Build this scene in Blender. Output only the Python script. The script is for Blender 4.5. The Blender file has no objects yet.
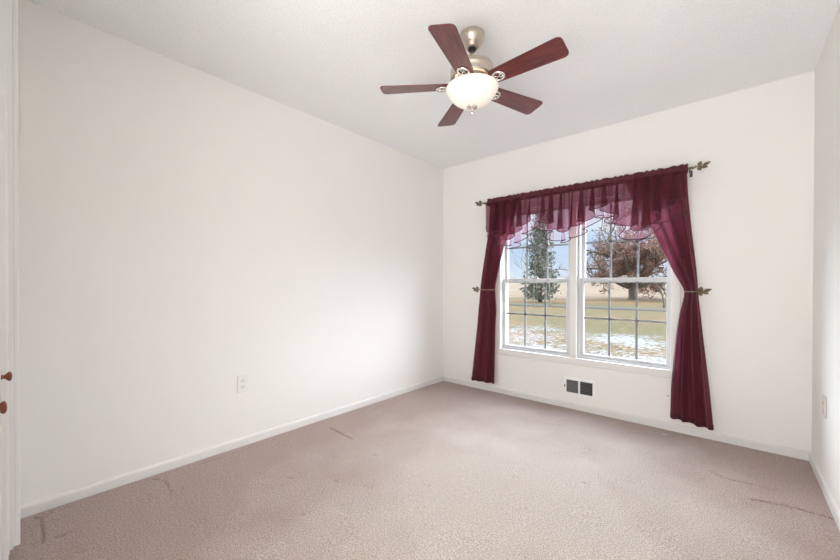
import bpy, bmesh, math, random
import numpy as np
from mathutils import Vector, Matrix, noise
PI = math.pi
SC = bpy.context.scene
COL = SC.collection

# ------------------------------------------------------------------ camera
H = 2.44                      # ceiling height
CAM_Z, YAW, PITCH, ROLL, FPX, CY = 1.0974, 0.71588, -0.00633, 0.00193, 359.9, 287.67
fw = Vector((-math.sin(YAW)*math.cos(PITCH), math.cos(YAW)*math.cos(PITCH), math.sin(PITCH)))
rt = Vector((math.cos(YAW), math.sin(YAW), 0)); up = rt.cross(fw)
rt = rt*math.cos(ROLL) + up*math.sin(ROLL); up = rt.cross(fw)
cd = bpy.data.cameras.new('camera'); cam = bpy.data.objects.new('camera', cd); COL.objects.link(cam)
M = Matrix((rt, up, -fw)).transposed().to_4x4(); M.translation = (0, 0, CAM_Z); cam.matrix_world = M
cd.sensor_fit = 'HORIZONTAL'; cd.sensor_width = 36; cd.lens = FPX/840*36
cd.shift_y = (CY-280)/840; cd.clip_start = 0.01; cd.clip_end = 2000
SC.camera = cam
SC.view_settings.view_transform = 'Standard'; SC.view_settings.look = 'None'
SC.view_settings.exposure = 0.27; SC.view_settings.gamma = 1.0; SC.view_settings.use_curve_mapping = False
SC.cycles.transparent_max_bounces = 48; SC.cycles.max_bounces = 12; SC.cycles.diffuse_bounces = 8

# ------------------------------------------------------------------ sky, sun, big lights
W = bpy.data.worlds.new('sky'); SC.world = W; W.use_nodes = True
nt = W.node_tree; nt.nodes.clear()
def wn(t, **k):
    n = nt.nodes.new(t)
    for a, b in k.items(): setattr(n, a, b)
    return n
tc = wn('ShaderNodeTexCoord'); sx = wn('ShaderNodeSeparateXYZ'); nt.links.new(tc.outputs['Generated'], sx.inputs[0])
rp = wn('ShaderNodeValToRGB'); nt.links.new(sx.outputs['Z'], rp.inputs[0])
cr = rp.color_ramp
cr.elements[0].position = 0.0; cr.elements[0].color = (.78, .85, .93, 1)
cr.elements[1].position = 1.0; cr.elements[1].color = (.35, .52, .85, 1)
for p_, c_ in ((.045, (.66, .79, .95, 1)), (.11, (.52, .70, .95, 1)), (.145, (.74, .85, .98, 1)), (.24, (.9, .93, 1.0, 1)), (.6, (.95, .97, 1.0, 1))):
    e = cr.elements.new(p_); e.color = c_
mp = wn('ShaderNodeMapping'); mp.inputs['Scale'].default_value = (1, 1, 4.5); nt.links.new(tc.outputs['Generated'], mp.inputs[0])
nz = wn('ShaderNodeTexNoise'); nz.inputs['Scale'].default_value = 4.2; nz.inputs['Detail'].default_value = 6; nz.inputs['Roughness'].default_value = .55
nt.links.new(mp.outputs[0], nz.inputs['Vector'])
cl = wn('ShaderNodeMapRange'); cl.inputs['From Min'].default_value = .46; cl.inputs['From Max'].default_value = .72; cl.inputs['To Max'].default_value = .85
nt.links.new(nz.outputs['Fac'], cl.inputs['Value'])
mx = wn('ShaderNodeMix', data_type='RGBA'); nt.links.new(cl.outputs[0], mx.inputs['Factor']); nt.links.new(rp.outputs[0], mx.inputs['A'])
mx.inputs['B'].default_value = (.86, .90, .97, 1)
# sky glow added at the unseen sides and overhead to light the room
EAST, WEST, HIGH = 11.0, 18.0, 9.0
def wm(op, a, b=None, c=None):
    q = wn('ShaderNodeMath', operation=op)
    for i_, v_ in enumerate((a, b, c)):
        if v_ is None: continue
        if isinstance(v_, (int, float)): q.inputs[i_].default_value = v_
        else: nt.links.new(v_, q.inputs[i_])
    return q.outputs[0]
def ws(v, a, b_):
    q = wn('ShaderNodeMapRange', interpolation_type='SMOOTHSTEP'); q.inputs['From Min'].default_value = a; q.inputs['From Max'].default_value = b_
    nt.links.new(v, q.inputs['Value']); return q.outputs[0]
hz = wm('SQRT', wm('ADD', wm('MULTIPLY', sx.outputs['X'], sx.outputs['X']), wm('MULTIPLY', sx.outputs['Y'], sx.outputs['Y'])))
xr_ = wm('DIVIDE', sx.outputs['X'], hz)
front = ws(sx.outputs['Y'], -.3, .1)
low = wm('MULTIPLY', ws(sx.outputs['Z'], -.01, .06), ws(sx.outputs['Z'], .62, .30))
east = wm('MULTIPLY', ws(xr_, .22, .50), EAST); west = wm('MULTIPLY', ws(xr_, -.64, -.84), WEST)
high = wm('MULTIPLY', ws(sx.outputs['Z'], .27, .45), HIGH)
gm = wm('MULTIPLY', wm('ADD', wm('MULTIPLY', wm('ADD', east, west), low), high), front)
bg = wn('ShaderNodeBackground'); nt.links.new(wm('ADD', gm, .85), bg.inputs['Strength'])
nt.links.new(mx.outputs['Result'], bg.inputs[0]); wo = wn('ShaderNodeOutputWorld'); nt.links.new(bg.outputs[0], wo.inputs[0])

sd = bpy.data.lights.new('sun', 'SUN'); sd.energy = .5; sd.angle = math.radians(12); sd.color = (1, .96, .9)
sun = bpy.data.objects.new('sun', sd); COL.objects.link(sun); sun.rotation_euler = (math.radians(48), 0, math.radians(-25))

# added fill lamp behind the camera, aimed up to brighten ceiling and walls
hd = bpy.data.lights.new('fill_lamp', 'AREA'); hd.shape = 'RECTANGLE'; hd.size = 1.08; hd.size_y = .8; hd.energy = 55; hd.color = (.99, .99, .985)
hall = bpy.data.objects.new('fill_lamp', hd); COL.objects.link(hall); hall.location = (-.20, -1.05, .55); hall.rotation_euler = (math.radians(168), 0, 0)
# ------------------------------------------------------------------ helpers
class MB:
    """collects shapes and links them as ONE mesh object"""
    def __init__(s): s.v = []; s.f = []; s.sm = []
    def add(s, vs, fs, smooth=False):
        b = len(s.v); s.v += [tuple(v) for v in vs]
        for f in fs: s.f.append(tuple(b+i for i in f)); s.sm.append(smooth)
        return s
    def box(s, x0, x1, y0, y1, z0, z1, bev=0.0):
        if bev <= 0:
            return s.add([(x0,y0,z0),(x1,y0,z0),(x1,y1,z0),(x0,y1,z0),(x0,y0,z1),(x1,y0,z1),(x1,y1,z1),(x0,y1,z1)],
                         [(3,2,1,0),(4,5,6,7),(0,1,5,4),(1,2,6,5),(2,3,7,6),(3,0,4,7)])
        bm = bmesh.new(); bmesh.ops.create_cube(bm, size=1)
        for v in bm.verts: v.co = ((x0+x1)/2+v.co.x*(x1-x0), (y0+y1)/2+v.co.y*(y1-y0), (z0+z1)/2+v.co.z*(z1-z0))
        bmesh.ops.bevel(bm, geom=bm.edges[:], offset=bev, segments=2, affect='EDGES', profile=.5)
        return s.bm(bm)
    def bm(s, bm, mat=None, smooth=False):
        bm.verts.index_update()
        s.add([(mat @ v.co if mat else v.co) for v in bm.verts], [[v.index for v in f.verts] for f in bm.faces], smooth); bm.free(); return s
    def grid(s, P, smooth=True, closed_u=False):
        """P: rows of points"""
        n, m = len(P), len(P[0]); vs = [p for r in P for p in r]; fs = []
        for i in range(n-1):
            for j in range(m if closed_u else m-1):
                k = (j+1) % m
                fs.append((i*m+j, i*m+k, (i+1)*m+k, (i+1)*m+j))
        return s.add(vs, fs, smooth)
    def lathe(s, prof, c=(0,0,0), n=48, smooth=True):
        """prof: (r,z) from the top down"""
        return s.grid([[(c[0]+r*math.cos(2*PI*k/n), c[1]+r*math.sin(2*PI*k/n), c[2]+z) for k in range(n)] for r, z in prof], smooth, True)
    def tube(s, path, r, n=8, smooth=True, caps=True):
        path = [Vector(p) for p in path]; rows = []; prev = None
        for i, p in enumerate(path):
            t = (path[min(i+1, len(path)-1)]-path[max(i-1, 0)])
            t = t.normalized() if t.length > 1e-9 else Vector((0,0,1))
            if prev is None:
                a = Vector((0,0,1)) if abs(t.z) < .9 else Vector((1,0,0)); nrm = t.cross(a).normalized()
            else:
                nrm = prev - t*prev.dot(t); nrm = nrm.normalized() if nrm.length > 1e-6 else t.orthogonal().normalized()
            prev = nrm; bi = t.cross(nrm); rr = r[i] if hasattr(r, '__len__') else r
            rows.append([p + (nrm*math.cos(2*PI*k/n)+bi*math.sin(2*PI*k/n))*rr for k in range(n)])
        s.grid(rows, smooth, True)
        if caps:
            b = len(s.v)-len(rows)*n
            s.f.append(tuple(b+k for k in reversed(range(n)))); s.sm.append(False)
            s.f.append(tuple(len(s.v)-n+k for k in range(n))); s.sm.append(False)
        return s
    def build(s, name, mat, parent=None, **props):
        me = bpy.data.meshes.new(name); me.from_pydata(s.v, [], s.f)
        me.polygons.foreach_set('use_smooth', s.sm); me.update()
        o = bpy.data.objects.new(name, me); COL.objects.link(o)
        if mat: me.materials.append(mat)
        if parent: o.parent = parent; o.matrix_parent_inverse = Matrix.Translation(parent.location).inverted()
        for k, v in props.items(): o[k] = v
        return o
def empty(name, loc, label=None, cat=None, group=None, kind=None):
    o = bpy.data.objects.new(name, None); COL.objects.link(o); o.location = loc; o.empty_display_size = .05
    bpy.context.view_layer.update()
    for k, v in (('label', label), ('category', cat), ('group', group), ('kind', kind)):
        if v: o[k] = v
    return o
def tag(o, label, cat, group=None):
    o['label'] = label; o['category'] = cat
    if group: o['group'] = group
    return o
def lerp(xs, ys, x): return float(np.interp(x, xs, ys))

# ------------------------------------------------------------------ materials
def mat(name):
    m = bpy.data.materials.new(name); m.use_nodes = True; n = m.node_tree; b = n.nodes['Principled BSDF']; return m, n, b
def simple(name, col, rough=.6, metal=0, spec=.5, **kw):
    m, n, b = mat(name); b.inputs['Base Color'].default_value = (*col, 1); b.inputs['Roughness'].default_value = rough
    b.inputs['Metallic'].default_value = metal; b.inputs['Specular IOR Level'].default_value = spec
    for k, v in kw.items(): b.inputs[k].default_value = v
    return m
def N(n, t, **k):
    x = n.nodes.new(t)
    for a, b in k.items():
        if a in x.inputs: x.inputs[a].default_value = b
        else: setattr(x, a, b)
    return x
def noise_bump(n, b, scale, dist, strength=1, detail=4, coord='Object'):
    t = N(n, 'ShaderNodeTexCoord'); z = N(n, 'ShaderNodeTexNoise'); z.inputs['Scale'].default_value = scale; z.inputs['Detail'].default_value = detail
    n.links.new(t.outputs[coord], z.inputs['Vector'])
    u = N(n, 'ShaderNodeBump'); u.inputs['Strength'].default_value = strength; u.inputs['Distance'].default_value = dist
    n.links.new(z.outputs['Fac'], u.inputs['Height']); n.links.new(u.outputs[0], b.inputs['Normal']); return z
def ramp2(n, src, stops):
    r = N(n, 'ShaderNodeValToRGB'); e = r.color_ramp.elements
    e[0].position, e[0].color = stops[0][0], (*stops[0][1], 1); e[1].position, e[1].color = stops[-1][0], (*stops[-1][1], 1)
    for p, c in stops[1:-1]: q = e.new(p); q.color = (*c, 1)
    n.links.new(src, r.inputs[0]); return r

m, n, b = mat('wall_paint'); b.inputs['Base Color'].default_value = (.845, .838, .813, 1); b.inputs['Roughness'].default_value = .75; b.inputs['Specular IOR Level'].default_value = .25
noise_bump(n, b, 260, .0006, .35); WALL = m
m, n, b = mat('ceiling_texture'); b.inputs['Roughness'].default_value = .95; b.inputs['Specular IOR Level'].default_value = .1
z = noise_bump(n, b, 100, .005, .7, 4); r = ramp2(n, z.outputs['Fac'], [(.30, (.82, .83, .835)), (.5, (.885, .895, .90)), (.75, (.91, .92, .925))])
n.links.new(r.outputs[0], b.inputs['Base Color']); CEIL = m
m, n, b = mat('carpet_pile'); b.inputs['Roughness'].default_value = 1; b.inputs['Specular IOR Level'].default_value = .05
b.inputs['Sheen Weight'].default_value = .25; b.inputs['Sheen Roughness'].default_value = .6
z = noise_bump(n, b, 165, .009, 1.0, 5)
r = ramp2(n, z.outputs['Fac'], [(.30, (.275, .220, .195)), (.5, (.49, .412, .378)), (.70, (.69, .608, .568))])
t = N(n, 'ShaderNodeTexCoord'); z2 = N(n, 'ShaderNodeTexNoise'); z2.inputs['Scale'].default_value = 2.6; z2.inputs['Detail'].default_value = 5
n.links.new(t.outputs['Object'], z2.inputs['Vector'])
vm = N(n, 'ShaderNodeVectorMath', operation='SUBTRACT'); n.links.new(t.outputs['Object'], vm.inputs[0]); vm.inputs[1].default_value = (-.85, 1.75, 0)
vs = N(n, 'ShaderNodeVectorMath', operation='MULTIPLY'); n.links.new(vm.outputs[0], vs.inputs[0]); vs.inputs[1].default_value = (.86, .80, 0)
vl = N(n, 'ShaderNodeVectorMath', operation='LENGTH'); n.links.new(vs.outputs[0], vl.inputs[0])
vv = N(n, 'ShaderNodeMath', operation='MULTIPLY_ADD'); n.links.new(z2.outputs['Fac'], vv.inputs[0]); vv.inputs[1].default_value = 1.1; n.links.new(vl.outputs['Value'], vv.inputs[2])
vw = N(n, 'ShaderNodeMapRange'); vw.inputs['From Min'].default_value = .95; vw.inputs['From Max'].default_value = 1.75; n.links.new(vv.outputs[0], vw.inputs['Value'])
r2 = ramp2(n, vw.outputs[0], [(.0, (1.27, 1.32, 1.32)), (1.0, (.82, .735, .705))])  # window light and wall shade painted into the pile: paler centre, browner edges
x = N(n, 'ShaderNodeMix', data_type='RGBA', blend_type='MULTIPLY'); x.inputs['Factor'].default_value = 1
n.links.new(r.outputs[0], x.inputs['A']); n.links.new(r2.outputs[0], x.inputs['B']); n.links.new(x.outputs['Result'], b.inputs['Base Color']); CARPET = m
TRIM = simple('trim_paint', (.76, .75, .735), .45)
TRIM2 = simple('closet_trim_paint', (.83, .825, .81), .4)
VINYL = simple('window_vinyl', (.60, .605, .615), .4)
GRILLE = simple('grille_aluminium', (.30, .31, .32), .45)
NICKEL = simple('brushed_nickel', (.60, .53, .45), .30, 1)
CHROME = simple('bright_nickel', (.80, .77, .72), .22, 1)
BLACK = simple('black_plastic', (.02, .02, .02), .5)
DARK = simple('duct_dark', (.03, .03, .03), .8)
BRONZE = simple('antique_bronze', (.17, .135, .085), .45, .75)
PLASTIC = simple('ivory_plastic', (.80, .79, .77), .35)
SLOT = simple('slot_dark', (.05, .05, .05), .7)
METALW = simple('painted_steel', (.88, .88, .875), .35)
METALG = simple('louver_steel', (.10, .10, .097), .5)
KNOB = simple('stained_wood_knob', (.20, .06, .03), .3)

m, n, b = mat('cherry_wood'); b.inputs['Roughness'].default_value = .33; b.inputs['Coat Weight'].default_value = .5; b.inputs['Coat Roughness'].default_value = .25
t = N(n, 'ShaderNodeTexCoord'); p = N(n, 'ShaderNodeMapping'); p.inputs['Scale'].default_value = (2.2, 30, 30); n.links.new(t.outputs['Object'], p.inputs[0])
z = N(n, 'ShaderNodeTexNoise'); z.inputs['Scale'].default_value = 3; z.inputs['Detail'].default_value = 7; n.links.new(p.outputs[0], z.inputs['Vector'])
r = ramp2(n, z.outputs['Fac'], [(.3, (.045, .007, .008)), (.5, (.115, .015, .016)), (.7, (.19, .034, .028))]); n.links.new(r.outputs[0], b.inputs['Base Color']); CHERRY = m

m, n, b = mat('frosted_glass'); n.nodes.remove(b)
d = N(n, 'ShaderNodeBsdfTranslucent'); d.inputs[0].default_value = (.95, .90, .82, 1); g = N(n, 'ShaderNodeBsdfPrincipled'); g.inputs['Base Color'].default_value = (.74, .71, .66, 1); g.inputs['Roughness'].default_value = .25
e = N(n, 'ShaderNodeEmission'); e.inputs[0].default_value = (1, .92, .80, 1); e.inputs[1].default_value = .26
a = N(n, 'ShaderNodeMixShader'); a.inputs[0].default_value = .975; n.links.new(d.outputs[0], a.inputs[1]); n.links.new(g.outputs[0], a.inputs[2])
s = N(n, 'ShaderNodeAddShader'); n.links.new(a.outputs[0], s.inputs[0]); n.links.new(e.outputs[0], s.inputs[1]); n.links.new(s.outputs[0], n.nodes['Material Output'].inputs[0]); BOWL = m

m, n, b = mat('window_glass'); n.nodes.remove(b)
tr = N(n, 'ShaderNodeBsdfTransparent'); tr.inputs[0].default_value = (.97, .98, .98, 1); gl = N(n, 'ShaderNodeBsdfGlossy'); gl.inputs['Roughness'].default_value = .02
a = N(n, 'ShaderNodeMixShader'); a.inputs[0].default_value = .003
n.links.new(tr.outputs[0], a.inputs[1]); n.links.new(gl.outputs[0], a.inputs[2]); n.links.new(a.outputs[0], n.nodes['Material Output'].inputs[0]); GLASS = m

def sheer(name, tint, dif, trl, fac):
    m, n, b = mat(name); n.nodes.remove(b)
    tr = N(n, 'ShaderNodeBsdfTransparent'); tr.inputs[0].default_value = (*tint, 1)
    d = N(n, 'ShaderNodeBsdfPrincipled'); d.inputs['Base Color'].default_value = (*dif, 1); d.inputs['Roughness'].default_value = .55; d.inputs['Sheen Weight'].default_value = .4; d.inputs['Sheen Roughness'].default_value = .4; d.inputs['Sheen Tint'].default_value = (.8, .4, .5, 1); d.inputs['Specular IOR Level'].default_value = .3
    l = N(n, 'ShaderNodeBsdfTranslucent'); l.inputs[0].default_value = (*trl, 1)
    a = N(n, 'ShaderNodeMixShader'); a.inputs[0].default_value = .4; n.links.new(d.outputs[0], a.inputs[1]); n.links.new(l.outputs[0], a.inputs[2])
    c = N(n, 'ShaderNodeMixShader'); c.inputs[0].default_value = fac
    n.links.new(tr.outputs[0], c.inputs[1]); n.links.new(a.outputs[0], c.inputs[2]); n.links.new(c.outputs[0], n.nodes['Material Output'].inputs[0]); return m
SHEER_UP = sheer('burgundy_voile', (.98, .72, .79), (.078, .013, .020), (.30, .06, .11), .62)
SHEER_LO = sheer('backlit_burgundy_voile', (1, .95, .98), (.14, .02, .035), (.7, .36, .46), .17)  # same cloth as the upper tier; sky glow behind put into paler colour
DRAPE = sheer('burgundy_drape_cloth', (.85, .4, .46), (.080, .012, .019), (.24, .045, .09), .86)
HEAD = simple('gathered_burgundy_cloth', (.085, .012, .018), .75)
EDGE = simple('dark_hem_thread', (.045, .006, .016), .6)

# ------------------------------------------------------------------ the room
XL, XR, YW = -2.5247, 0.3772, 3.3116
YB = -1.5                              # end of the hall behind the camera
WX0, WX1, WZ0, WZ1 = -1.785, -.355, .455, 1.845   # window opening
def S(name, mb, m): return mb.build(name, m, None, kind='structure')
# carpet: fine height field with the dents of furniture pressed into it
rng = np.random.default_rng(4)
gx = np.arange(XL-.01, XR+.012, .006); gy = np.concatenate([np.arange(YB, 0, .05), np.arange(0, YW+.01, .006)])
X, Y = np.meshgrid(gx, gy); Z = np.zeros_like(X)
def groove(pts, w, depth):
    global Z
    for (x0, y0), (x1, y1) in zip(pts[:-1], pts[1:]):
        dx, dy = x1-x0, y1-y0; L = dx*dx+dy*dy
        t = np.clip(((X-x0)*dx+(Y-y0)*dy)/L, 0, 1); d = np.hypot(X-x0-t*dx, Y-y0-t*dy)
        Z = np.minimum(Z, -depth*np.exp(-(d/w)**2))
groove([(-2.475,.135),(-2.44,.10),(-2.22,.10),(-2.20,.075)], .0050, .012); groove([(-2.475,.085),(-2.45,.105)], .0050, .012); groove([(-2.215,.14),(-2.20,.165),(-2.22,.19)], .0050, .012)
groove([(-2.475,.20),(-2.45,.175)], .0050, .012)
groove([(-2.46,.60),(-2.42,.575),(-2.24,.575),(-2.22,.56)], .0050, .012); groove([(-2.20,.60),(-2.235,.62)], .0050, .012); groove([(-2.47,.54),(-2.44,.56)], .0050, .012)
groove([(-2.34,1.632),(-2.05,1.616)], .005, .014)
groove([(-2.45,.74),(-2.46,1.25)], .008, .006)
groove([(.075,2.515),(.20,2.555),(.385,2.555)], .006, .017); groove([(-.07,2.70),(.0,2.69),(.20,2.72)], .005, .013); groove([(-.09,2.73),(-.03,2.69)], .012, .010)
for (x0, y0) in ((-1.55,.92),(-1.68,1.2),(-1.5,1.28),(-1.9,1.05),(-1.27,1.5),(-1.75,1.55),(-.95,1.9),(-.75,2.55),(-.62,2.1)): groove([(x0,y0),(x0+.02,y0+.01)], .014, .006)
Z += .0012*np.sin(X*9+1.3*np.sin(Y*7))*np.sin(Y*8+np.sin(X*5))
ny, nx = X.shape
me = bpy.data.meshes.new('floor'); me.vertices.add(nx*ny); me.vertices.foreach_set('co', np.stack([X, Y, Z], -1).astype(np.float32).ravel())
i = (np.arange(ny-1)[:, None]*nx+np.arange(nx-1)[None]).ravel(); q = np.stack([i, i+1, i+nx+1, i+nx], -1).astype(np.int32)
me.loops.add(q.size); me.loops.foreach_set('vertex_index', q.ravel()); me.polygons.add(len(q)); me.polygons.foreach_set('loop_start', np.arange(0, q.size, 4, dtype=np.int32))
me.polygons.foreach_set('use_smooth', np.ones(len(q), bool)); me.update(calc_edges=True); me.validate()
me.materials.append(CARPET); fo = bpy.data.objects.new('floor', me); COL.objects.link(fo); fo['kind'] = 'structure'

S('ceiling', MB().box(XL-.12, XR+.12, YB-.1, YW+.16, H, H+.1), CEIL)
S('wall_left', MB().box(XL-.12, XL, YB-.1, YW+.16, -.05, H), WALL)
S('wall_right', MB().box(XR, XR+.12, YB-.1, YW+.16, -.05, H), WALL)
wb = MB()
wb.box(XL, WX0, YW, YW+.16, -.6, H); wb.box(WX1, XR, YW, YW+.16, -.6, H); wb.box(WX0, WX1, YW, YW+.16, -.6, WZ0); wb.box(WX0, WX1, YW, YW+.16, WZ1, H)
S('wall_far', wb, WALL)
HEADZ = 2.36
wb = MB(); wb.box(XL, -2.26, -.10, .02, 0, H); wb.box(-2.26, XR, -.10, .02, HEADZ, H); wb.box(-1.20, -1.08, YB, -.10, 0, H)
S('wall_near', wb, WALL)
S('wall_hall', MB().box(-1.2, XR, YB-.1, YB, 0, H), WALL)
# baseboards with a rounded top
def base(name, a, bpt, inward):
    a, bpt, inward = Vector(a), Vector(bpt), Vector(inward)
    prof = [(0, 0), (.012, 0), (.012, .044), (.009, .052), (.004, .057), (0, .058)]
    mb = MB(); mb.grid([[p+inward*d+Vector((0, 0, z)) for d, z in prof] for p in (a, bpt)], False)
    k = len(prof); mb.f += [tuple(range(k)), tuple(range(2*k-1, k-1, -1))]; mb.sm += [False, False]
    S(name, mb, TRIM)
base('baseboard_left', (XL, .02, 0), (XL, YW, 0), (1, 0, 0)); base('baseboard_far', (XL, YW, 0), (XR, YW, 0), (0, -1, 0)); base('baseboard_right', (XR, YW, 0), (XR, 0, 0), (-1, 0, 0))
# window casing
def rounded(mb, *a): mb.box(*a, bev=.004)
c = MB(); cy0, cy1 = YW-.014, YW+.001
rounded(c, WX0-.06, WX1+.06, cy0, cy1, WZ0-.058, WZ0); rounded(c, WX0-.06, WX1+.06, cy0, cy1, WZ1, WZ1+.06)
rounded(c, WX0-.06, WX0, cy0, cy1, WZ0, WZ1); rounded(c, WX1, WX1+.06, cy0, cy1, WZ0, WZ1); rounded(c, -1.098, -1.042, cy0, YW+.10, WZ0, WZ1)
S('trim_1', c, TRIM)
# twin double-hung windows
def ring(mb, x0, x1, z0, z1, w, y0, y1, wb=None):
    wb = wb or w
    mb.box(x0, x0+w, y0, y1, z0, z1, .003); mb.box(x1-w, x1, y0, y1, z0, z1, .003); mb.box(x0+w, x1-w, y0, y1, z1-w, z1, .003); mb.box(x0+w, x1-w, y0, y1, z0, z0+wb, .003)
def window(name, cx):
    root = empty(name, (cx, YW+.05, WZ0), kind='structure')
    x0, x1 = cx-.345, cx+.345
    f = MB(); ring(f, x0, x1, WZ0, WZ1, .014, YW+.02, YW+.14); f.build('frame', VINYL, root)
    for nm, y, z0, z1 in (('upper_sash', 3.405, 1.125, 1.835), ('lower_sash', 3.362, .462, 1.165)):
        s = MB(); ring(s, cx-.334, cx+.334, z0, z1, .030, y-.016, y+.016, .034); so = s.build(nm, VINYL, root)
        MB().box(cx-.306, cx+.306, y-.002, y+.002, z0+.032, z1-.028).build('pane', GLASS, so)
        g = MB()
        for k in (1, 2): xx = cx-.304+.608*k/3; g.box(xx-.008, xx+.008, y+.003, y+.009, z0+.03, z1-.028)
        zm = (z0+z1)/2; g.box(cx-.305, cx+.305, y+.003, y+.009, zm-.008, zm+.008); g.build('muntin_grid', GRILLE, so)
        if nm == 'lower_sash':
            l = MB(); l.box(cx-.03, cx+.03, y-.014, y+.012, z1-.001, z1+.007, .002); l.tube([(cx-.005, y, z1+.008), (cx+.018, y-.012, z1+.014), (cx+.04, y-.02, z1+.012)], .004); l.build('sash_lock', simple('lock_metal', (.35, .33, .30), .4, .6), so)
window('window_1', -1.448); window('window_2', -.692)

# closet at the left: casing, header, folding door leaves with turned knobs
t = MB(); t.box(-2.325, -2.262, .018, .036, 0, HEADZ+.06, .005); t.box(-2.262, XR, .018, .036, HEADZ+.003, HEADZ+.06, .005)
t.box(-2.262, -2.245, -.10, .016, 0, HEADZ); S('trim_2', t, TRIM2)
d1 = empty('door_1', (-2.24, -.02, 0), kind='structure')
def leaf(x0, x1, yf, ypan):
    m_ = MB(); m_.box(x0, x1, yf-.03, yf, .012, 1.865, .003)
    for za, zb in ((.12, .80), (.92, 1.72)):
        m_.box(x0+.06, x1-.06, yf-.002, yf+ypan, za, zb, .002)
    return m_
def knob(parent, x, y, z):
    prof = [(.0, 0), (.010, 0), (.008, .004), (.006, .008), (.008, .012), (.014, .017), (.0165, .021), (.015, .0245), (.009, .027), (.0, .028)]
    n_ = 20; rows = [[(x+r*math.cos(2*PI*k/n_), y+h_, z+r*math.sin(2*PI*k/n_)) for k in range(n_)] for r, h_ in prof]
    MB().grid(rows, True, True).build('knob', KNOB, parent, label='turned brown wooden knob')
l1 = leaf(-2.24, -1.905, .002, .003).build('door_leaf', TRIM2, d1)
l2 = leaf(-1.90, -1.56, -.016, .003).build('door_leaf', TRIM2, d1); knob(l2, -1.86, -.015, .785)
l3 = leaf(-1.55, -1.25, -.026, .003).build('door_leaf', TRIM2, d1); knob(l3, -1.42, -.027, .780)

# ------------------------------------------------------------------ ceiling fan
FX, FY = -1.06, 1.64
fan = empty('ceiling_fan', (FX, FY, H), 'five blade brushed nickel ceiling fan with cherry wood blades and frosted bowl light', 'ceiling fan')
c = (FX, FY, 0)
MB().lathe([(.0, 2.44), (.064, 2.44), (.066, 2.434), (.0645, 2.428), (.0655, 2.422), (.061, 2.408), (.054, 2.394), (.045, 2.382), (.036, 2.373), (.034, 2.368), (.030, 2.364), (.020, 2.363)], c).build('canopy', NICKEL, fan)
MB().lathe([(.0, 2.376), (.014, 2.375), (.021, 2.366), (.022, 2.358), (.018, 2.350), (.0, 2.346)], c, 24).build('hanger_ball', BLACK, fan)
MB().lathe([(.0, 2.355), (.0125, 2.355), (.0125, 2.285), (.0, 2.285)], c, 24).build('downrod', NICKEL, fan)
MB().lathe([(.0, 2.298), (.020, 2.298), (.023, 2.292), (.060, 2.288), (.085, 2.281), (.100, 2.271), (.110, 2.257), (.115, 2.242), (.1165, 2.240), (.1165, 2.234), (.115, 2.232), (.115, 2.204), (.1165, 2.202), (.1165, 2.196), (.112, 2.190), (.098, 2.183), (.085, 2.178), (.0, 2.178)], c, 64).build('motor_housing', NICKEL, fan)
MB().lathe([(.0, 2.180), (.080, 2.180), (.080, 2.172), (.062, 2.170), (.060, 2.160), (.112, 2.158), (.119, 2.154), (.119, 2.149), (.0, 2.149)], c, 48).build('light_fitter', NICKEL, fan)  # wide lower pan added to keep bulb light off the motor housing
BP = [(.124, 2.158), (.132, 2.157), (.1375, 2.152), (.1385, 2.146), (.136, 2.138), (.131, 2.130), (.124, 2.117), (.113, 2.102), (.098, 2.087), (.078, 2.073), (.055, 2.063), (.03, 2.057), (.0, 2.055)]
MB().lathe(BP+[(.03, 2.060), (.055, 2.066), (.078, 2.0765), (.098, 2.0905), (.110, 2.105), (.121, 2.120), (.128, 2.135), (.130, 2.146), (.124, 2.158)], c, 64).build('lamp_bowl', BOWL, fan, label='frosted cream glass bowl glowing from within')
MB().lathe([(.0, 2.058), (.027, 2.057), (.029, 2.053), (.027, 2.048), (.020, 2.043), (.012, 2.038), (.007, 2.034), (.007, 2.029), (.009, 2.026), (.007, 2.020), (.004, 2.012), (.0, 2.009)], c, 32).build('bowl_finial', CHROME, fan)
def blade_mesh():
    R0, R1, w0, w1, th = .112, .493, .096, .126, .0055
    out = []
    def corner(cx, cy, r, a0, a1):
        for k in range(7):
            a = math.radians(a0+(a1-a0)*k/6); out.append((cx+r*math.cos(a), cy+r*math.sin(a)))
    corner(R1-.026, w1/2-.026, .026, 90, 0); corner(R1-.026, -w1/2+.026, .026, 0, -90)
    corner(R0+.03, -w0/2+.03, .03, -90, -180); corner(R0+.03, w0/2-.03, .03, 180, 90)
    bm = bmesh.new(); vs = [bm.verts.new((x, y, 0)) for x, y in out]; f = bm.faces.new(vs)
    r_ = bmesh.ops.extrude_face_region(bm, geom=[f]); bmesh.ops.translate(bm, vec=(0, 0, th), verts=[v for v in r_['geom'] if isinstance(v, bmesh.types.BMVert)])
    bmesh.ops.bevel(bm, geom=[e for e in bm.edges if abs(e.verts[0].co.z-e.verts[1].co.z) < 1e-6], offset=.0015, segments=2, affect='EDGES')
    bmesh.ops.recalc_face_normals(bm, faces=bm.faces); return MB().bm(bm)
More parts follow.
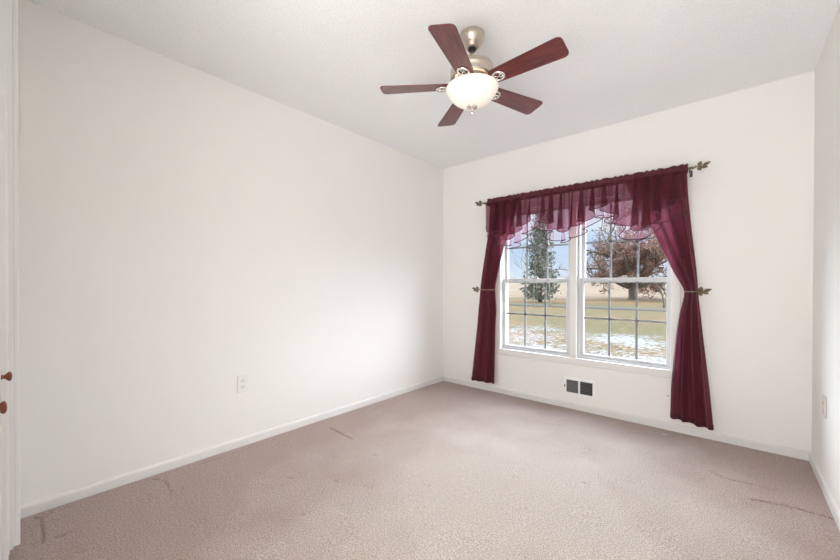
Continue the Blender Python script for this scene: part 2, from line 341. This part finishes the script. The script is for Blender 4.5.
def bracket_mesh():
    b_ = MB()
    def tor(cx, R, r, zz, sy=1):
        pts = [(cx+R*math.cos(2*PI*k/28), sy*R*math.sin(2*PI*k/28), zz) for k in range(29)]; b_.tube(pts, r, 8, True, False)
    tor(.158, .030, .0065, -.006, .92)
    b_.tube([(.128, 0, -.006), (.145, .010, -.008), (.160, .0, -.008), (.145, -.010, -.008), (.128, 0, -.006)], .0045, 8)
    b_.tube([(.160, 0, -.008), (.172, .010, -.008), (.186, .004, -.007)], .004, 8); b_.tube([(.160, 0, -.008), (.172, -.010, -.008), (.186, -.004, -.007)], .004, 8)
    b_.tube([(.080, 0, .016), (.095, 0, .012), (.112, 0, .002), (.130, 0, -.005)], [.013, .013, .011, .008], 10)
    for sx_, sy_ in ((.134, .018), (.134, -.018), (.181, 0)): b_.lathe([(.0, -.004), (.006, -.005), (.005, -.009), (.0, -.0105)], (sx_, sy_, 0), 12)
    return b_
bm0, br0 = None, None
ZB = 2.163
for k in range(5):
    rotm = Matrix.Rotation(math.radians(-.5+72*k), 4, 'Z') @ Matrix.Rotation(math.radians(-11.5), 4, 'X')
    if k == 0: o = blade_mesh().build('blade', CHERRY); q = bracket_mesh().build('blade_bracket', CHROME); bm0, br0 = o, q
    else:
        o = bm0.copy(); q = br0.copy(); COL.objects.link(o); COL.objects.link(q)
    o.parent = fan; o.matrix_parent_inverse = Matrix.Identity(4); o.matrix_basis = Matrix.Translation((0, 0, ZB-H)) @ rotm
    q.parent = o; q.matrix_parent_inverse = Matrix.Identity(4); q.matrix_basis = Matrix.Identity(4)
pd = bpy.data.lights.new('fan_bulb', 'POINT'); pd.energy = 2.2; pd.color = (1, .84, .68); pd.shadow_soft_size = .03
pl = bpy.data.objects.new('fan_bulb', pd); COL.objects.link(pl); pl.parent = fan; pl.location = (-.015, -.05, 2.11-H)

# ------------------------------------------------------------------ curtains
RODZ, RODY = 1.934, YW-.115
def leaf_mesh(base_, d, ln, wd, nrm):
    """a pointed metal leaf with a raised midrib"""
    base_, d, nrm = Vector(base_), Vector(d).normalized(), Vector(nrm).normalized(); s_ = d.cross(nrm).normalized(); nrm = s_.cross(d)
    top, bot = [], []
    K = 9
    for i_ in range(K):
        t_ = i_/(K-1); w_ = wd*math.sin(PI*min(1, t_**.75))*.5+.0006; cr_ = .10*ln*math.sin(PI*t_)
        row = []
        for j_ in (-1, -.5, 0, .5, 1): row.append(base_+d*(ln*t_)+s_*(w_*j_)+nrm*(cr_-.25*w_*abs(j_)+.001))
        top.append(row); bot.append([p-nrm*.002 for p in row])
    mb = MB(); mb.grid(top, True); mb.grid([list(reversed(r)) for r in bot], True)
    for A in (0, 4):
        mb.grid([[top[i_][A] for i_ in range(K)], [bot[i_][A] for i_ in range(K)]], False)
    return mb
def sprig(parent, root, sgn, sc=1.0, nrm=(0, -1, 0), short=False):
    """leaf cluster at the end of a rod or holdback"""
    root = Vector(root)
    P_ = lambda a, b_: root+Vector((sgn*a*sc, -.004, b_*sc))
    MB().tube([root, P_(.018, .004), P_(.04, .0), P_(.06, .006)], [.0045*sc, .004*sc, .0035*sc, .0025*sc], 8).build('twig', BRONZE, parent)
    for a, bz, dx, dz, ln, wd in ((.05, .004, 1, .35, .056, .026), (.030, .004, .25, 1, .038, .032), (.026, .0, .45, -1, .036, .032), (.044, .0, 1, -.40, .044, .026), (.012, .0, -.3, .5, .016, .012)):
        leaf_mesh(P_(a, bz), (sgn*dx, -.25, dz), ln*sc, wd*sc, nrm).build('leaf', BRONZE, parent)
rod = empty('curtain_rod', (-1.07, RODY, RODZ), 'antique bronze curtain rod with leaf sprig ends above the twin window', 'curtain rod')
MB().tube([(-1.892, RODY, RODZ), (-.245, RODY, RODZ)], .007, 12).build('rod', BRONZE, rod)
for sg, xe in ((-1, -1.892), (1, -.245)):
    f_ = MB(); f_.tube([(xe, RODY, RODZ), (xe+sg*.008, RODY, RODZ), (xe+sg*.016, RODY, RODZ), (xe+sg*.024, RODY, RODZ), (xe+sg*.032, RODY, RODZ), (xe+sg*.040, RODY, RODZ)], [.007, .0105, .007, .0105, .006, .005], 14)
    fin = f_.build('finial', BRONZE, rod); sprig(fin, (xe+sg*.035, RODY, RODZ), sg, .9)
    b_ = MB(); b_.box(xe+sg*.006-.004, xe+sg*.006+.004, RODY, YW, RODZ-.020, RODZ-.006); b_.box(xe+sg*.008-.008, xe+sg*.008+.008, YW-.005, YW, RODZ-.036, RODZ+.012, .002); b_.build('bracket', BLACK, rod)

def smooth_rows(rows, n_):
    zs = [r_[0] for r_ in rows]; out = []
    for i_ in range(n_):
        z_ = zs[0]+(zs[-1]-zs[0])*i_/(n_-1)
        out.append([z_]+[lerp(zs[::-1], [r_[k] for r_ in rows][::-1], z_) for k in (1, 2, 3)])
    for _ in range(3):
        for k in (1, 2, 3):
            v_ = [r_[k] for r_ in out]
            for i_ in range(1, n_-1): out[i_][k] = (v_[i_-1]+2*v_[i_]+v_[i_+1])/4
    return out
def drape(label, rows, pleats, slope, seed, side):
    """rows: z, left x, right x, pleat depth"""
    n_, m_ = 90, 150; R_ = smooth_rows(rows, n_); rnd = random.Random(seed)
    ph = [rnd.uniform(-.9, .9) for _ in range(6)]; root = empty('drape', ((rows[0][1]+rows[0][2])/2, RODY, rows[0][0]), label, 'curtain', 'burgundy window drapes')
    P_ = []
    for i_, (z_, xl, xr, A) in enumerate(R_):
        row = []
        v_ = i_/(n_-1)
        for j_ in range(m_):
            u = j_/(m_-1); w_ = xr-xl
            phs = 2*PI*pleats*u + .8*math.sin(2*PI*u+ph[0]) + .35*math.sin(4*PI*u+ph[1]+v_*1.5)
            env = min(1, u/.08, (1-u)/.08)*.7+.3
            wav = math.sin(phs)+.16*math.sin(2.0*phs+ph[2]+2*v_)
            x_ = xl+w_*u + .22*w_/pleats*math.cos(phs+.4)*env*min(1, 2*u+.0, 2*(1-u))
            y_ = YW-.052 - A*wav*env - .010*math.sin(PI*u)
            row.append((x_, min(y_, YW-.018), z_ + (slope*(u-.5)*v_**6)))
        P_.append(row)
    cloth = MB().grid(P_).build('cloth', DRAPE, root)
    hem = MB().grid([[(x_, y_-.0015, z_+hh) for x_, y_, z_ in P_[-1]] for hh in (.0, .035)]).build('hem_band', simple('drape_hem', (.07, .009, .022), .8), cloth)
    return root
drape('burgundy drape tied back on the corner side of the window', [(1.925, -1.885, -1.56, .018), (1.86, -1.89, -1.583, .020), (1.64, -1.905, -1.656, .022), (1.46, -1.935, -1.732, .022), (1.2, -1.978, -1.798, .022), (1.075, -1.996, -1.822, .020), (1.04, -1.996, -1.822, .020), (.85, -2.018, -1.808, .022), (.647, -2.037, -1.818, .024), (.092, -2.103, -1.828, .019)], 3.4, .01, 3, -1)
drape('burgundy drape tied back on the outlet wall side of the window', [(1.925, -.66, -.258, .018), (1.75, -.593, -.25, .020), (1.638, -.523, -.24, .022), (1.51, -.465, -.23, .022), (1.353, -.40, -.213, .022), (1.178, -.325, -.196, .022), (1.07, -.268, -.189, .020), (1.035, -.268, -.189, .020), (.90, -.296, -.174, .022), (.77, -.313, -.163, .024), (.36, -.345, -.12, .028), (.097, -.35, -.097, .021)], 3.6, -.03, 8, 1)
def holdback(sg, xin, xout, z_, label):
    o = empty('curtain_holdback', (xout, YW, z_), label, 'curtain holdback', 'bronze leaf holdbacks')
    xm = (xin+xout)/2
    MB().tube([(xout, YW, z_), (xout, YW-.05, z_), (xout-sg*.006, YW-.085, z_), (xout-sg*.03, YW-.098, z_), (xin+sg*.02, YW-.096, z_), (xin+sg*.003, YW-.085, z_), (xin, YW-.06, z_)], .0035, 10).build('arm', simple('holdback_metal', (.45, .36, .28), .4, .8), o)
    MB().lathe([(.0, 0), (.018, 0), (.018, .004), (.006, .006), (.0, .006)], (0, 0, 0), 20).build('rosette', BRONZE, o).matrix_local = Matrix.Translation((0, 0, 0)) @ Matrix.Rotation(PI/2, 4, 'X')
    sprig(o, (xout-sg*.022, YW-.098, z_), sg, .92)
holdback(-1, -1.812, -1.992, 1.054, 'bronze leaf holdback clasping the drape nearest the room corner')
holdback(1, -.266, -.180, 1.056, 'bronze leaf holdback clasping the drape nearest the outlet wall')

FRONT = [(-1.90,1.66),(-1.862,1.66),(-1.805,1.632),(-1.738,1.606),(-1.63,1.548),(-1.575,1.59),(-1.518,1.65),(-1.44,1.71),(-1.385,1.765),(-1.333,1.765),(-1.277,1.681),(-1.187,1.605),(-1.10,1.573),(-1.025,1.609),(-.904,1.660),(-.858,1.735),(-.805,1.745),(-.76,1.71),(-.709,1.615),(-.631,1.575),(-.522,1.525),(-.477,1.54),(-.445,1.607),(-.42,1.66),(-.347,1.70),(-.25,1.745)]
LOWER = [(-1.90,1.60),(-1.868,1.60),(-1.788,1.555),(-1.70,1.496),(-1.614,1.461),(-1.562,1.475),(-1.512,1.535),(-1.42,1.625),(-1.356,1.675),(-1.281,1.592),(-1.19,1.503),(-1.112,1.471),(-1.069,1.50),(-.907,1.575),(-.845,1.657),(-.80,1.668),(-.718,1.609),(-.661,1.508),(-.571,1.453),(-.51,1.441),(-.47,1.52),(-.415,1.567),(-.27,1.616),(-.24,1.62)]
def tier(name, m_, root, x0, x1, ztop, hem, yb, npl, amp, seed, edge_r):
    rnd = random.Random(seed); ph = [rnd.uniform(0, 6.3) for _ in range(8)]
    n_, mm = 44, int(330*(x1-x0)/.82); P_ = []
    xs, zs = [h_[0] for h_ in hem], [h_[1] for h_ in hem]
    for i_ in range(n_):
        v_ = i_/(n_-1); row = []
        for j_ in range(mm):
            u = j_/(mm-1); xx = x0+(x1-x0)*u
            phs = 2*PI*npl*u+1.1*math.sin(2*PI*1.7*u+ph[0])+.7*math.sin(2*PI*3.1*u+ph[1])
            fine = math.sin(2*phs+ph[2]+1.2*v_)
            A = amp*(.30+.70*v_)*(.75+.45*math.sin(2*PI*2.3*u+ph[3]))
            fold = (x1-x0)/(2*PI*npl)*(2.0+1.2*v_)
            x_ = xx + fold*math.cos(phs+.5*v_)*min(1, u*12, (1-u)*12)
            y_ = yb - A*math.sin(phs+.25*v_) - .22*A*fine*(1-.3*v_)
            zh = lerp(xs, zs, xx) + .012*math.sin(phs+1.1)
            row.append((min(max(x_, x0-.004), x1+.004), y_, ztop+(zh-ztop)*v_))
        P_.append(row)
    o = MB().grid(P_).build(name, m_, root)
    MB().tube([(a, b__-.0005, c_) for a, b__, c_ in P_[-1]], edge_r, 6).build('edging', EDGE, o, label='dark overlocked edging')
    return o
def heading(root, x0, x1, seed):
    rnd = random.Random(seed); ph = [rnd.uniform(0, 6.3) for _ in range(4)]; P_ = []; mm = 360
    prof = [(-.030, .010, 0), (-.018, .013, 1), (-.010, .015, 1), (0, .016, 1), (.010, .014, 1), (.017, .006, .8), (.024, .005, .8), (.034, .006, 1), (.030, .001, 1), (.018, -.004, 1), (0, -.015, 1), (-.018, -.012, 1), (-.03, -.006, 0)]
    for dz, dy, k in prof:
        row = []
        for j_ in range(mm):
            u = j_/(mm-1); xx = x0+(x1-x0)*u
            rip = math.sin(2*PI*26*u+1.5*math.sin(2*PI*5*u+ph[0])+ph[1])
            row.append((xx+.003*math.cos(2*PI*26*u+ph[2]), RODY-dy-.0035*k*rip*(1 if dy > 0 else -.3), RODZ+dz+(.0045*math.sin(2*PI*15*u+2*math.sin(2*PI*4*u+ph[3])) if dz > .02 else 0)))
        P_.append(row)
    MB().grid(P_).build('rod_pocket', HEAD, root)
for (x0, x1, lab, sd_) in ((-1.882, -1.060, 'sheer burgundy ruffled valance over the evergreen side of the twin window', 11), (-1.070, -.250, 'sheer burgundy ruffled valance over the oak side of the twin window', 23)):
    v = empty('valance', ((x0+x1)/2, RODY, RODZ), lab, 'valance', 'ruffled valances on the curtain rod')
    heading(v, x0, x1, sd_)
    tier('upper_tier', SHEER_UP, v, x0, x1, RODZ-.016, FRONT, RODY-.034, 9.0, .018, sd_+1, .0030)
    tier('lower_tier', SHEER_LO, v, x0, x1, RODZ-.018, LOWER, RODY-.004, 8.0, .011, sd_+2, .0036)

# ------------------------------------------------------------------ small wall fittings
def outlet(label, loc, rz, PLASTIC=PLASTIC):
    o = empty('wall_outlet', loc, label, 'outlet', None)
    pl_ = MB().box(-.035, .035, -.007, 0, -.0575, .0575, .003).build('cover_plate', PLASTIC, None)
    items = [pl_]
    for dz in (.0195, -.0195):
        r_ = MB(); n_ = 24
        pts = [(.0165*max(-1, min(1, 1.02*math.cos(2*PI*k/n_))), dz+.0145*max(-.85, min(.85, math.sin(2*PI*k/n_)))) for k in range(n_)]
        r_.grid([[(x_, y_, z_) for x_, z_ in pts] for y_ in (-.006, -.0095)], False, True); r_.f.append(tuple(range(n_, 2*n_))); r_.sm.append(False)
        ro = r_.build('receptacle', PLASTIC, None)
        s_ = MB(); s_.box(-.0075, -.0055, -.0100, -.009, dz-.001, dz+.008); s_.box(.0055, .0075, -.0100, -.009, dz-.001, dz+.007)
        s_.grid([[(.0026*math.cos(2*PI*k/12), y_, dz-.007+.0026*math.sin(2*PI*k/12)) for k in range(12)] for y_ in (-.009, -.0100)], False, True); s_.f.append(tuple(len(s_.v)-12+k for k in range(12))); s_.sm.append(False)
        so = s_.build('slots', SLOT, None); so.parent = ro; items.append(ro)
    sc_ = MB().lathe([(.0, .0075), (.003, .0075), (.0032, .007), (.0032, .006)], (0, 0, 0), 12).build('screw', METALW, None); sc_.matrix_basis = Matrix.Rotation(PI/2, 4, 'X'); items.append(sc_)
    for i_ in items: i_.parent = o
    o.rotation_euler = (0, 0, rz)
outlet('white duplex outlet on the long blank wall', (XL, 1.057, .425), PI/2)
outlet('pale duplex outlet on the narrow wall beside the shaded corner', (XR, 2.878, .452), -PI/2, simple('beige_plastic', (.66, .62, .58), .5))
vent = empty('wall_vent', (-1.017, YW, .126), 'white wall register with two banks of dark louvers under the window', 'vent')
vx0, vx1, vz0, vz1 = -1.147, -.887, .126, .276
f_ = MB(); ring(f_, vx0, vx1, vz0, vz1, .020, YW-.009, YW); f_.box(-1.026, -1.010, YW-.008, YW, vz0+.02, vz1-.02, .002); f_.build('frame', METALW, vent)
MB().box(vx0+.015, vx1-.015, YW-.0015, YW-.0005, vz0+.015, vz1-.015).build('duct_opening', DARK, vent)
for (a_, b_, tl) in ((vx0+.021, -1.027, 62), (-1.009, vx1-.021, 25)):
    l_ = MB(); nl = 9
    for k in range(nl):
        zc = vz0+.026+(vz1-vz0-.052)*k/(nl-1); ca, sa = math.cos(math.radians(tl)), math.sin(math.radians(tl)); hw = .0065
        l_.add([(a_, YW-.0052-hw*ca*.5, zc-hw*sa), (b_, YW-.0052-hw*ca*.5, zc-hw*sa), (b_, YW-.0052+hw*ca*.5, zc+hw*sa), (a_, YW-.0052+hw*ca*.5, zc+hw*sa),
                (a_, YW-.0044-hw*ca*.5, zc-hw*sa), (b_, YW-.0044-hw*ca*.5, zc-hw*sa), (b_, YW-.0044+hw*ca*.5, zc+hw*sa), (a_, YW-.0044+hw*ca*.5, zc+hw*sa)], [(0,1,2,3),(7,6,5,4),(0,4,5,1),(2,6,7,3)])
    l_.build('louver_bank', METALG, vent)
MB().box(vx0+.004, vx0+.009, YW-.022, YW-.008, .19, .21, .001).build('damper_lever', SLOT, vent)
tag(MB().lathe([(.0, .004), (.005, .004), (.0065, .002), (.0065, 0)], (0, 0, 0), 14).build('wall_plug', simple('tan_plastic', (.45, .38, .32), .5)), 'tiny tan wall plug low on the wall beside the long drape hem', 'wall plug').matrix_world = Matrix.Translation((-.372, YW, .257)) @ Matrix.Rotation(PI/2, 4, 'X')
m_ = MB(); m_.grid([[(-.372+.012*u+.002*w_, 3.187+.004*w_+.004*u, .003+.002*math.sin(3*u)) for u in (-1, -.3, .3, 1)] for w_ in (-1, 0, 1)]); m_.grid([[(-.372+.012*u+.002*w_, 3.187+.004*w_+.004*u, .0015+.002*math.sin(3*u)) for u in (1, .3, -.3, -1)] for w_ in (-1, 0, 1)])
tag(m_.build('paper_scrap', simple('white_paper', (.85, .84, .82), .8)), 'small white scrap lying on the carpet below the window', 'scrap')

# ------------------------------------------------------------------ outdoors
GZ = -.5
m, n, b = mat('lawn_with_snow'); b.inputs['Roughness'].default_value = 1; b.inputs['Specular IOR Level'].default_value = .1
t = N(n, 'ShaderNodeTexCoord'); za = N(n, 'ShaderNodeTexNoise', Scale=9.0, Detail=6.0, Roughness=.65); n.links.new(t.outputs['Object'], za.inputs['Vector'])
r1 = ramp2(n, za.outputs['Fac'], [(.3, (.036, .032, .017)), (.5, (.082, .065, .036)), (.7, (.150, .114, .066))])
mp = N(n, 'ShaderNodeMapping'); mp.inputs['Scale'].default_value = (.10, .35, 1); n.links.new(t.outputs['Object'], mp.inputs[0])
zb = N(n, 'ShaderNodeTexNoise', Scale=1.0, Detail=3.0); n.links.new(mp.outputs[0], zb.inputs['Vector'])
rb = ramp2(n, zb.outputs['Fac'], [(.38, (.88, .93, .75)), (.5, (1.0, .95, .8)), (.62, (1.35, .98, .72))])
mu = N(n, 'ShaderNodeMix', data_type='RGBA', blend_type='MULTIPLY'); mu.inputs['Factor'].default_value = 1; n.links.new(r1.outputs[0], mu.inputs['A']); n.links.new(rb.outputs[0], mu.inputs['B'])
mp2 = N(n, 'ShaderNodeMapping'); mp2.inputs['Scale'].default_value = (1, 1.0, 1); mp2.inputs['Rotation'].default_value = (0, 0, .3); n.links.new(t.outputs['Object'], mp2.inputs[0])
zc = N(n, 'ShaderNodeTexNoise', Scale=8.5, Detail=8.0, Roughness=.75); n.links.new(mp2.outputs[0], zc.inputs['Vector'])
zd = N(n, 'ShaderNodeTexNoise', Scale=.45, Detail=3.0); n.links.new(t.outputs['Object'], zd.inputs['Vector'])
sy = N(n, 'ShaderNodeSeparateXYZ'); n.links.new(t.outputs['Object'], sy.inputs[0])
mr = N(n, 'ShaderNodeMapRange'); mr.inputs['From Min'].default_value = 13.2; mr.inputs['From Max'].default_value = 17.5; mr.inputs['To Min'].default_value = .02; mr.inputs['To Max'].default_value = -.35; n.links.new(sy.outputs['Y'], mr.inputs['Value'])
ad = N(n, 'ShaderNodeMath', operation='ADD'); n.links.new(zc.outputs['Fac'], ad.inputs[0]); n.links.new(mr.outputs[0], ad.inputs[1])
ad2 = N(n, 'ShaderNodeMath', operation='MULTIPLY_ADD'); ad2.inputs[1].default_value = .55; n.links.new(zd.outputs['Fac'], ad2.inputs[0]); n.links.new(ad.outputs[0], ad2.inputs[2])
sn = N(n, 'ShaderNodeMapRange'); sn.inputs['From Min'].default_value = .79; sn.inputs['From Max'].default_value = .85; n.links.new(ad2.outputs[0], sn.inputs['Value'])
mk = N(n, 'ShaderNodeMix', data_type='RGBA'); n.links.new(sn.outputs[0], mk.inputs['Factor']); n.links.new(mu.outputs['Result'], mk.inputs['A']); mk.inputs['B'].default_value = (.185, .19, .195, 1)
n.links.new(mk.outputs['Result'], b.inputs['Base Color'])
u = N(n, 'ShaderNodeBump'); u.inputs['Distance'].default_value = .06; u.inputs['Strength'].default_value = .6; n.links.new(za.outputs['Fac'], u.inputs['Height']); n.links.new(u.outputs[0], b.inputs['Normal']); LAWN = m
m, n, b = mat('stubble_field'); b.inputs['Roughness'].default_value = 1; b.inputs['Specular IOR Level'].default_value = .1
t = N(n, 'ShaderNodeTexCoord'); mp = N(n, 'ShaderNodeMapping'); mp.inputs['Scale'].default_value = (.10, .35, .6); mp.inputs['Rotation'].default_value = (0, 0, .25); n.links.new(t.outputs['Object'], mp.inputs[0])
za = N(n, 'ShaderNodeTexNoise', Scale=2.6, Detail=9.0, Roughness=.8); n.links.new(mp.outputs[0], za.inputs['Vector'])
r1 = ramp2(n, za.outputs['Fac'], [(.34, (.055, .036, .02)), (.46, (.112, .077, .044)), (.54, (.142, .105, .066)), (.64, (.22, .195, .17))]); n.links.new(r1.outputs[0], b.inputs['Base Color']); FIELD = m
ROAD = simple('road_asphalt', (.085, .082, .072), 1, 0, 0)
def terrain(name, m_, x0, x1, y0, y1, fz, nx_=60, ny_=30):
    return MB().grid([[(x0+(x1-x0)*a/nx_, y0+(y1-y0)*b_/ny_, fz(x0+(x1-x0)*a/nx_, y0+(y1-y0)*b_/ny_)) for a in range(nx_+1)] for b_ in range(ny_+1)]).build(name, m_, None, kind='structure')
terrain('lawn', LAWN, -90, 60, YW+.17, 46, lambda x_, y_: GZ+.03*noise.noise((x_*.3, y_*.3, 0)))
terrain('field', FIELD, -220, 120, 46, 210, lambda x_, y_: GZ+.02 + 5.6*(max(0, y_-46)/164)**1.05*(1+.12*math.sin(x_*.02+1)) + .10*noise.noise((x_*.08, y_*.08, 3)))
rd = []
for xx in range(-90, 61, 3):
    yy = 27.6+.0*xx; rd.append([(xx, yy+dy, GZ+.06+dz) for dy, dz in ((-1.1, -.08), (-1.0, .0), (0, .02), (1.0, .0), (1.1, -.08))])
MB().grid(rd).build('road', ROAD, None, kind='structure')

BARK = simple('grey_bark', (.17, .145, .125), 1, 0, .1); BARK_PALE = simple('pale_bark', (.20, .185, .16), 1, 0, .1)
def leafmat(name, stops):
    m, n, b = mat(name); b.inputs['Roughness'].default_value = .8
    g = N(n, 'ShaderNodeNewGeometry'); r = ramp2(n, g.outputs['Random Per Island'], stops); n.links.new(r.outputs[0], b.inputs['Base Color']); return m
NEEDLE = leafmat('evergreen_needles', [(0, (.06, .07, .05)), (.5, (.14, .15, .11)), (.8, (.21, .21, .165)), (1, (.32, .31, .27))])
OAKLEAF = leafmat('dry_oak_leaves', [(0, (.17, .075, .05)), (.5, (.30, .15, .105)), (1, (.42, .27, .20))])
def branches(rnd, base_, L0, r0, depth, up_, spread, lean=(0, 0), kids=(4, 6)):
    """bare trunk and limbs; returns mesh and twig points"""
    mb = MB(); tips = []
    def grow(p, d, L, r_, lev):
        n_ = 5 if lev == 0 else 4 if lev < 3 else 3; pts = [p.copy()]; dd = d.copy()
        for k in range(n_):
            dd = (dd+Vector((rnd.uniform(-1, 1), rnd.uniform(-1, 1), rnd.uniform(-.5, 1)*up_))*(.10 if lev == 0 else .22)).normalized(); p = p+dd*(L/n_); pts.append(p.copy())
        rad = [r_*(1-.55*k/n_) for k in range(n_+1)]
        mb.tube(pts, rad, 7 if lev == 0 else 4 if lev < 3 else 3, True, False)
        if lev >= depth-1: tips.extend(pts[1:])
        if lev < depth:
            for c_ in range(rnd.randint(*kids)):
                t_ = rnd.uniform(.35, 1.0) if lev else rnd.uniform(.45, 1.0); k = min(n_-1, int(t_*n_)); q_ = pts[k].lerp(pts[k+1], t_*n_-k if k < n_ else 1)
                a = rnd.uniform(0, 2*PI); side = (dd.orthogonal().normalized()); side.rotate(Matrix.Rotation(a, 3, dd))
                nd = (dd*(1-spread)+side*spread+Vector((0, 0, .12*up_))).normalized()
                grow(q_, nd, L*rnd.uniform(.55, .78), max(.012, r_*.55*rnd.uniform(.7, 1)), lev+1)
    grow(Vector(base_), Vector((lean[0], lean[1], 1)).normalized(), L0, r0, 0)
    return mb, tips
def cards(mb, rnd, p, s_, flat=0.0):
    n_ = Vector((rnd.gauss(0, 1), rnd.gauss(0, 1), rnd.gauss(0, 1)+flat)).normalized(); a = n_.orthogonal().normalized(); a.rotate(Matrix.Rotation(rnd.uniform(0, 6.3), 3, n_)); b_ = n_.cross(a)
    mb.add([p-a*s_, p+b_*s_*.45, p+a*s_, p-b_*s_*.45], [(0, 1, 2, 3)])
def tree_thing(name, base_, label, cat): return empty(name, base_, label, cat, 'trees beyond the lawn')

rnd = random.Random(5)
ev = tree_thing('evergreen_tree', (-14.2, 34.2, GZ), 'tall dark evergreen tree standing behind the two pale saplings', 'tree')
EH = 9.4
MB().tube([(-14.2, 34.2, GZ-.1), (-14.2, 34.2, GZ+EH*.9)], [.22, .03], 8).build('trunk', BARK, ev)
nb = MB()
for k in range(330):
    t_ = (k/330)**.9; zc = GZ+.5+t_*(EH-.55); R_ = (1.85*(1-t_)**.62*(.85+.3*rnd.random()))*(1-.25*max(0, .12-t_)/.12)+.06; a = rnd.uniform(0, 2*PI); d_ = Vector((math.cos(a), math.sin(a), -.12+.35*t_))
    for i_ in range(int(12+34*(1-t_))):
        s_ = R_*rnd.uniform(.25, 1.0); p_ = Vector((-14.2, 34.2, zc))+d_*s_+Vector((rnd.gauss(0, .13), rnd.gauss(0, .13), rnd.gauss(0, .10)-.10*s_*s_*.3)); cards(nb, rnd, p_, rnd.uniform(.07, .17), .6)
nb.build('foliage', NEEDLE, ev)

ok = tree_thing('oak_tree', (-9.2, 48, GZ), 'wide oak tree holding rusty brown leaves at the edge of the field', 'tree')
ok['label'] = 'wide oak tree holding rusty brown leaves at the edge of the field'
rnd = random.Random(12)
ob = MB(); fl = MB(); twigs = []
def limb(p, d, L, r_, lev):
    n_ = 6 if lev < 2 else 4; pts = [p.copy()]; dd = d.copy()
    for k in range(n_):
        dd = (dd+Vector((rnd.uniform(-1, 1), rnd.uniform(-1, 1), rnd.uniform(-.7, .9)))*.24).normalized(); p = p+dd*(L/n_); pts.append(p.copy())
    ob.tube(pts, [max(.010, r_*(1-.62*k/n_)) for k in range(n_+1)], 6 if lev == 0 else 4 if lev < 3 else 3, True, False)
    if lev >= 2: twigs.extend(pts[1:])
    if lev < 4:
        for c_ in range((6, 4, 3, 3)[lev]):
            k = rnd.randint(1 if lev < 2 else 0, n_-1); q_ = pts[k].lerp(pts[k+1], rnd.random()); sd2 = dd.orthogonal().normalized(); sd2.rotate(Matrix.Rotation(rnd.uniform(0, 6.3), 3, dd))
            limb(q_, (dd*.55+sd2*.75+Vector((0, 0, .05))).normalized(), L*rnd.uniform(.42, .62), r_*.5, lev+1)
B0 = Vector((-8.75, 47.5, GZ-.1)); ob.tube([B0, B0+Vector((.02, 0, .5)), B0+Vector((-.05, 0, 1.1)), B0+Vector((0, 0, 1.7))], [.62, .46, .42, .36], 9, True, False)
for a_, el, L in ((.2, 28, 6.4), (.5, 45, 6.6), (1.3, 50, 5.6), (2.3, 38, 5.2), (3.2, 24, 6.0), (3.9, 55, 6.0), (4.9, 40, 5.2), (5.6, 60, 6.0), (2.8, 66, 6.6), (.7, 70, 6.8), (.1, 58, 6.4)):
    e_ = math.radians(el); limb(B0+Vector((0, 0, rnd.uniform(1.1, 1.65))), Vector((math.cos(a_)*math.cos(e_), math.sin(a_)*math.cos(e_), math.sin(e_))), L, .25, 0)
ob.build('trunk', BARK, ok)
for p_ in twigs:
    # leaves cling to the lower and the far side of the crown, the top towards the house corner is bare
    k_ = (p_.x+9.2)*.10 - (p_.z-4.5)*.05 + .50
    if rnd.random() < k_:
        for _ in range(4): cards(fl, rnd, p_+Vector((rnd.gauss(0, .22), rnd.gauss(0, .22), rnd.gauss(0, .18))), rnd.uniform(.06, .14), .3)
fl.build('foliage', OAKLEAF, ok)
for (bx, by, Lh, r_, sd_, lab, bk, dep) in ((-25, 92, 5.0, .26, 31, 'bare grey tree with open branches beside the rusty oak', BARK, 4),
                              (-11.2, 25.8, 3.6, .055, 41, 'slender pale sapling in front of the evergreen, nearer its middle', BARK_PALE, 3),
                              (-10.25, 26.6, 3.0, .06, 43, 'slender pale sapling in front of the evergreen, nearer the window mullion', BARK_PALE, 3),
                              (-3.75, 31.2, 1.3, .09, 47, 'small dark bare tree beside the road, below the oak crown', BARK, 3)):
    tr_ = tree_thing('bare_tree', (bx, by, GZ), lab, 'tree'); rnd = random.Random(sd_)
    mb, tips = branches(rnd, (bx, by, GZ-.1), Lh, r_, dep, .8 if dep == 4 else 1.4, .55 if dep == 4 else .38, (0, 0), (4, 5) if dep == 4 else (3, 4)); mb.build('trunk', bk, tr_)
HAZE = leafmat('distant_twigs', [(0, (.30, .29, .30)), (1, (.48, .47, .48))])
rnd = random.Random(77)
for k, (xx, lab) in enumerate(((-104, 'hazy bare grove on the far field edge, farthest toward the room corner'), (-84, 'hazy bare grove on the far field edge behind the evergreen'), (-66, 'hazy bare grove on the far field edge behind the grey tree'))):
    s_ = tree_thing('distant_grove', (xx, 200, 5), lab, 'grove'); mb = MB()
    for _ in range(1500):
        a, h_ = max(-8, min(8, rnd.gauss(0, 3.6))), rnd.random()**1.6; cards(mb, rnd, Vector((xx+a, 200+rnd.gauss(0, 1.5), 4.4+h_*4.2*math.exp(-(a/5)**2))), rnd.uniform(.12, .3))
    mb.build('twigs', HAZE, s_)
